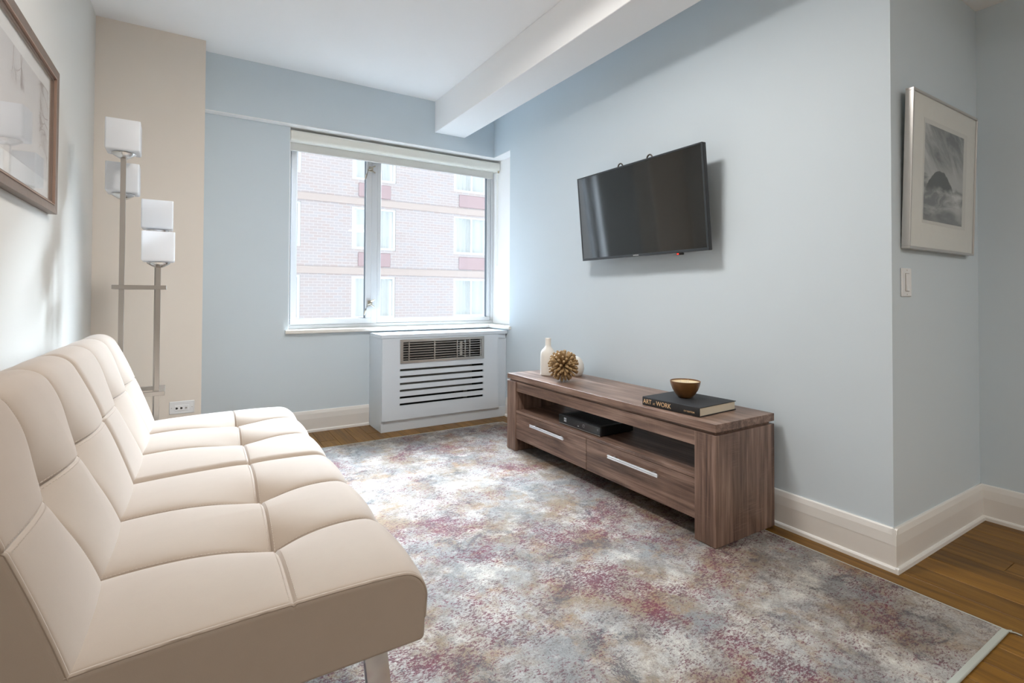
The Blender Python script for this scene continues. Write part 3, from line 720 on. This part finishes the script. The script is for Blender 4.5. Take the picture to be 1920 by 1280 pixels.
# book
BT = Matrix.Translation((1.873, 1.797, ZT+.0003)) @ Matrix.Rotation(math.radians(3.2), 4, 'Z')
bk = thing('hardcover_book', BT @ Vector((.14, -.16, 0)), 'black hardcover book with gold spine lettering lying on the stand', 'book')
M_cloth = simple('black_book_cloth', (.016, .016, .018), .65, bump=.3, bscale=700)
M_page = simple('cream_pages', (.70, .63, .50), .8)
M_gold = simple('gold_foil', (.80, .55, .30), .45)
bl_n, bw, bt = .320, .282, .041
MB().box(0, bw, -bl_n, 0, 0, .003, .001).xf(BT).build('back_cover', M_cloth, bk)
MB().box(0, bw, -bl_n, 0, bt-.003, bt, .001).xf(BT).build('front_cover', M_cloth, bk)
MB().box(-.003, .003, -bl_n, 0, 0.0005, bt-.0005, .0022, 2).xf(BT).build('spine', M_cloth, bk, 40)
pg = MB().box(.003, bw-.005, -bl_n+.004, -.004, .003, bt-.003)
pg.xf(BT).build('pages', M_page, bk)
def bt_text(s_, size, y, z, sx=1.): return text_mesh('spine_lettering', s_, size, BT @ basis((-.0032, y, z), (0, -1, 0), (0, 0, 1), (-1, 0, 0)), M_gold, bk, .0003, sx)
bt_text('ART', .031, -.006, .010, .86); bt_text('AT', .013, -.064, .0105, .85); bt_text('WORK', .031, -.084, .010, .88); bt_text('E. P. DUTTON', .0098, -.240, .0125, .9)
# candle bowl
cc = BT @ Vector((.150, -.135, bt+.0003))
cb_ = thing('candle_bowl', cc, 'brown wooden bowl candle resting on the black book', 'candle')
def bowlmat():
    m, nt, b = newmat('bowl_wood'); v = objvec(nt)
    c = mixc(nt, noise(nt, v, 12, 4, .6, dist=1.5), (.085, .034, .010), (.24, .115, .035)); nt.links.new(c, b.inputs['Base Color']); b.inputs['Roughness'].default_value = .28; return m
MB().lathe([(0, 0), (.028, 0), (.033, .003), (.047, .018), (.060, .040), (.068, .062), (.071, .076), (.0715, .080), (.0690, .081), (.0675, .076), (.066, .070), (0, .066)], cc, 48).build('bowl', bowlmat(), cb_, 40)
MB().lathe([(0, .0705), (.05, .0705), (.0645, .0715), (.067, .0745), (.0672, .074), (.066, .0702), (0, .0700)], cc, 40).build('wax', simple('cream_wax', (.76, .62, .40), .5), cb_, 60)
for a in (0, 2.1, 4.2):
    wx, wy = cc.x+.020*math.cos(a), cc.y+.020*math.sin(a)
    MB().tube([(wx, wy, cc.z+.069), (wx+.001, wy, cc.z+.084)], .0012, 6).build('wick', simple('wick_cotton', (.75, .70, .6), .8) if 'wick_cotton' not in bpy.data.materials else bpy.data.materials['wick_cotton'], cb_)
# cable box
zx = .2833
cbx = thing('cable_box', (2.0, 2.295, zx), 'black cable box on the open shelf of the stand', 'cable box')
bx_, by0, by1, bh = 1.880, 2.110, 2.482, .056
M_box = simple('black_metal', (.010, .010, .011), .42)
MB().box(bx_, bx_+.245, by0, by1, zx+.004, zx+bh, .003).build('case', M_box, cbx)
MB().box(bx_-.004, bx_-.0002, by0+.002, by1-.002, zx+.009, zx+bh-.003, .001).build('front_panel', simple('black_gloss', (.010, .012, .014), .08), cbx)
MB().box(bx_-.005, bx_-.0002, by0+.002, by1-.002, zx+.0052, zx+.008, .0005).build('silver_strip', M_steel, cbx)
M_mark = simple('box_print', (.45, .47, .5), .5)
def ring(y, z, rad, name, rot=0):
    pts = [(bx_-.0043, y+rad*math.cos(a), z+rad*math.sin(a)) for a in [2*PI*k/14 for k in range(15)]]
    MB().tube(pts, .0006, 4, cap=False).build(name, M_mark, cbx)
ring(2.250, zx+.032, .008, 'dial_ring'); ring(2.130, zx+.036, .0042, 'power_symbol')
ic = MB()
for k in range(2):
    for j in range(2): ic.box(bx_-.0046, bx_-.0041, 2.408+k*.012, 2.417+k*.012, zx+.022+j*.013, zx+.032+j*.013)
ic.build('panel_icon', M_mark, cbx)
MB().box(bx_-.0046, bx_-.0041, 2.292, 2.302, zx+.020, zx+.023).build('indicator', M_plate, cbx)
for (y, n_) in ((2.14, 'vent_slots'),):
    vs = MB()
    for k in range(14):
        for j in range(9): vs.box(bx_+.03+k*.0142, bx_+.040+k*.0142, by0+.03+j*.035, by0+.058+j*.035, zx+bh-.0002, zx+bh+.0006)
    o = vs.build(n_, simple('vent_black', (.004, .004, .004), .6), cbx); o['kind'] = 'stuff'
for (xx, yy) in ((bx_+.02, by0+.02), (bx_+.02, by1-.02), (bx_+.225, by0+.02), (bx_+.225, by1-.02)): MB().lathe([(0, 0), (.009, 0), (.009, .0045), (0, .0045)], (xx, yy, zx), 12).build('foot', M_dark, cbx)

# ------------------------------------------------------------------ picture and switch on the return wall
ptop, pbot = .858, .877
PT = basis((2.372, pbot, 1.244), (1, 0, 0), Vector((0, ptop-pbot, .63)).normalized(), Vector((0, -.63, ptop-pbot)).normalized())
pr_ = thing('silver_framed_picture', (2.71, YR, 1.244), 'silver framed black and white dune photograph on the return wall', 'picture')
PWd, PHt = .680, .630
M_sil = simple('silver_frame', (.62, .60, .58), .32, .8)
m = MB().box(0, PWd, 0, .010, -.026, .002, .001).box(0, PWd, PHt-.010, PHt, -.026, .002, .001).box(0, .010, .010, PHt-.010, -.026, .002, .001).box(PWd-.010, PWd, .010, PHt-.010, -.026, .002, .001)
m.xf(PT).build('frame', M_sil, pr_)
MB().box(.010, PWd-.010, .010, PHt-.010, -.012, -.004).xf(PT).build('mat_board', simple('ivory_mat_board', (.84, .84, .79), .85, var=.05, vscale=30), pr_)
MB().box(.120, PWd-.105, .110, PHt-.095, -.0041, -.0032, .0004).xf(PT).build('mat_bevel', simple('mat_edge', (.74, .74, .70), .8), pr_)
def dune():
    m, nt, b = newmat('dune_photograph'); tc = nt.nodes.new('ShaderNodeTexCoord'); v = tc.outputs['Generated']
    sp_ = nt.nodes.new('ShaderNodeSeparateXYZ'); nt.links.new(v, sp_.inputs[0]); X, Z = sp_.outputs[0], sp_.outputs[2]
    rot = nt.nodes.new('ShaderNodeMapping'); rot.inputs['Rotation'].default_value = (0, .9, 0); nt.links.new(v, rot.inputs['Vector'])
    cl = noise(nt, rot.outputs[0], 1.6, 6, .6, stretch=(3.2, 1, .8), off=(.3, 0, .2), dist=.5)
    sky = mixc(nt, maprange(nt, cl, .36, .66), (.10, .11, .115), (.55, .57, .57))
    sky = mixc(nt, maprange(nt, Z, .48, .66, .85, 0), sky, (.52, .54, .54))
    sand = mixc(nt, maprange(nt, noise(nt, v, 2.2, 5, .6, stretch=(1, 1, 3.0), off=(.7, 0, .1), dist=.6), .36, .60), (.16, .17, .175), (.66, .68, .67))
    sand = mixc(nt, maprange(nt, Z, .02, .22, .7, 0), sand, (.11, .12, .125))
    edge = math_(nt, 'ADD', Z, math_(nt, 'ADD', math_(nt, 'MULTIPLY', noise(nt, v, 5, 3), .08), math_(nt, 'MULTIPLY', X, .10)))
    c = mixc(nt, maprange(nt, edge, .52, .535), sand, sky)
    # dark shrub hump
    dx = math_(nt, 'SUBTRACT', X, .40); hump = math_(nt, 'SUBTRACT', .50, math_(nt, 'MULTIPLY', math_(nt, 'MULTIPLY', dx, dx), 1.7))
    top = math_(nt, 'ADD', hump, math_(nt, 'MULTIPLY', noise(nt, v, 22, 5, .8), .10))
    inm = math_(nt, 'MULTIPLY', math_(nt, 'LESS_THAN', Z, top), maprange(nt, math_(nt, 'ADD', Z, math_(nt, 'MULTIPLY', noise(nt, v, 7, 4), .16)), .40, .47))
    c = mixc(nt, inm, c, (.040, .046, .050))
    nt.links.new(c, b.inputs['Base Color']); b.inputs['Roughness'].default_value = .6; return m
MB().box(.130, PWd-.145, .123, PHt-.115, -.0031, -.0026).xf(PT).build('photograph', dune(), pr_)
MB().box(.010, PWd-.010, .010, PHt-.010, -.0012, .0).xf(PT).build('glazing', M_glass, pr_)
sw = thing('light_switch', (2.41, YR, 1.054), 'white rocker light switch below the silver framed picture', 'light switch')
MB().box(2.367, 2.453, YR-.007, YR, 1.054, 1.168, .003).build('plate', M_plate, sw)
MB().box(2.394, 2.430, YR-.0085, YR-.0065, 1.075, 1.147, .001).build('rocker_bezel', simple('switch_gap', (.35, .34, .33), .5), sw)
MB().hexa([(2.396, YR-.006, 1.077), (2.428, YR-.006, 1.077), (2.428, YR-.006, 1.145), (2.396, YR-.006, 1.145), (2.396, YR-.0135, 1.077), (2.428, YR-.0135, 1.077), (2.428, YR-.009, 1.145), (2.396, YR-.009, 1.145)]).build('rocker', M_plate, sw)
for z in (1.063, 1.159): MB().lathe([(0, 0), (.003, 0), (.002, .0012), (0, .0012)], (0, 0, 0), 10, T=Matrix.Translation((2.411, YR-.007, z)) @ Matrix.Rotation(PI/2, 4, 'X')).build('screw', M_steel, sw)

# ------------------------------------------------------------------ added fill lamps out of view, shaped as flush ceiling fixtures
M_fill = simple('fill_diffuser', (1, .93, .84), .5, emit=1.0)
def fill_light(x, y, z, power, label):  # invented lamp and fixture, supplies fill light from outside the view
    t = thing('fill_light', (x, y, z-.1), label, 'added fill light', 'added fill lamps out of view')
    MB().lathe([(0, 0), (.19, 0), (.19, -.025), (.17, -.03), (0, -.03)], (x, y, z), 40).build('housing', M_alu, t, 40)
    MB().lathe([(.17, -.03), (.165, -.06), (.12, -.085), (.05, -.095), (0, -.096)], (x, y, z), 40).build('diffuser', M_fill, t, 50)
    ld = bpy.data.lights.new('fill_bulb', 'AREA'); ld.shape = 'DISK'; ld.size = .5; ld.energy = power; ld.color = (1, .965, .92)
    lo = bpy.data.objects.new('fill_lamp', ld); COL.objects.link(lo); lo.parent = t; lo.location = (0, 0, -.03)
fill_light(.75, 1.8, HC, 17, 'added fill light shaped as a round flush fixture overhead between the sofa and the television stand')
fill_light(.7, -1.6, HC, 16, 'added fill light shaped as a round flush fixture at the rear of the living room')
fill_light(2.75, -1.4, ZH, 4.5, 'added fill light shaped as a round flush fixture in the hallway')

# ------------------------------------------------------------------ building across the street
FY = 20.0
bd = thing('apartment_building', (7.0, FY, -9), 'red brick apartment building across the street, glare painted into its brick', 'building')
def brick_mat():
    m, nt, b = newmat('glare_paled_brick'); tc = nt.nodes.new('ShaderNodeTexCoord'); sp_ = nt.nodes.new('ShaderNodeSeparateXYZ'); nt.links.new(tc.outputs['Object'], sp_.inputs[0])
    cb2 = nt.nodes.new('ShaderNodeCombineXYZ'); nt.links.new(sp_.outputs[0], cb2.inputs[0]); nt.links.new(sp_.outputs[2], cb2.inputs[1])
    bt_ = node(nt, 'ShaderNodeTexBrick', Scale=1.0); bt_.inputs['Brick Width'].default_value = .30; bt_.inputs['Row Height'].default_value = .108; bt_.inputs['Mortar Size'].default_value = .012
    bt_.inputs['Color1'].default_value = (.47, .395, .38, 1); bt_.inputs['Color2'].default_value = (.455, .425, .435, 1); bt_.inputs['Mortar'].default_value = (.54, .50, .495, 1)  # washed-out glare is put into the brick colours
    nt.links.new(cb2.outputs[0], bt_.inputs['Vector']); nt.links.new(bt_.outputs['Color'], b.inputs['Base Color']); b.inputs['Roughness'].default_value = .85; return m
cols = [(-5.9, 1.75), (-2.1, 1.75), (1.51, 1.75), (5.11, 1.75), (9.44, 1.75), (13.1, 1.75), (17.4, 1.75)]
zr0, fh, wh = .13, 2.715, 1.66; rws = (-2, -1, 0, 1, 2)
m = MB(); Z0, Z1 = -9, 9.4; prev = -12
for (cx, cw) in cols+[(24, 0)]:
    m.box(prev, cx, FY, FY+.35, Z0, Z1); prev = cx+cw
for (cx, cw) in cols:
    z = Z0
    for k in rws: m.box(cx, cx+cw, FY, FY+.35, z, zr0+fh*k); z = zr0+fh*k+wh
    m.box(cx, cx+cw, FY, FY+.35, z, Z1)
m.build('brick_wall', brick_mat(), bd)
M_band = simple('limestone_band', (.50, .425, .395), .8)
for k in rws: MB().box(-12, 24, FY-.04, FY, zr0+fh*k-.98, zr0+fh*k-.72).build('stone_band', M_band, bd)
M_wf = simple('white_window_frame', (.72, .74, .75), .5)
def curtain_mat():
    m, nt, b = newmat('sheer_curtain'); v = objvec(nt); c = mixc(nt, noise(nt, v, 6, 3, stretch=(3, 1, .3)), (.55, .58, .57), (.64, .67, .66)); nt.links.new(c, b.inputs['Base Color']); b.inputs['Roughness'].default_value = .9; return m
M_cur = curtain_mat(); M_sleeve = simple('maroon_sleeve_grille', (.42, .31, .32), .6)
M_far = glass_mat('far_window_glass')
for ci, (cx, cw) in enumerate(cols):
    for k in rws:
        z = zr0+fh*k; y = FY+.06; t = .10
        w = MB().box(cx, cx+cw, y, y+.12, z, z+t).box(cx, cx+cw, y, y+.12, z+wh-t*.8, z+wh).box(cx, cx+t, y, y+.12, z+t, z+wh-t*.8).box(cx+cw-t, cx+cw, y, y+.12, z+t, z+wh-t*.8).box(cx+cw/2-.035, cx+cw/2+.035, y, y+.10, z+t, z+wh-t*.8)
        wo = w.build('window', M_wf, bd)
        MB().box(cx+t, cx+cw-t, y+.05, y+.06, z+t, z+wh-t*.8).build('pane', M_far, wo)
        def cur(a, b_, cx=cx, z=z, y=y):
            X = cx+t*.5+(cw-t)*a; return (X, y+.22+.022*math.sin(X*24+math.sin(X*5)*2), z+.02+(wh-.05)*b_)
        MB().grid(cur, 60, 1).build('curtain', M_cur, wo)
        MB().box(cx+.24, cx+cw-.22, FY-.03, FY, z-.66, z-.12, .02).build('sleeve_grille', M_sleeve, bd)
street = MB().box(-14, 26, 4.6, FY+.2, -9.2, -9.0).build('street', simple('bounce_concrete', (.60, .60, .60), .9)); tag(street, 'pale concrete street below between the buildings', 'street', kind='structure')  # unseen street, colour lightened to bounce light up to the ceiling
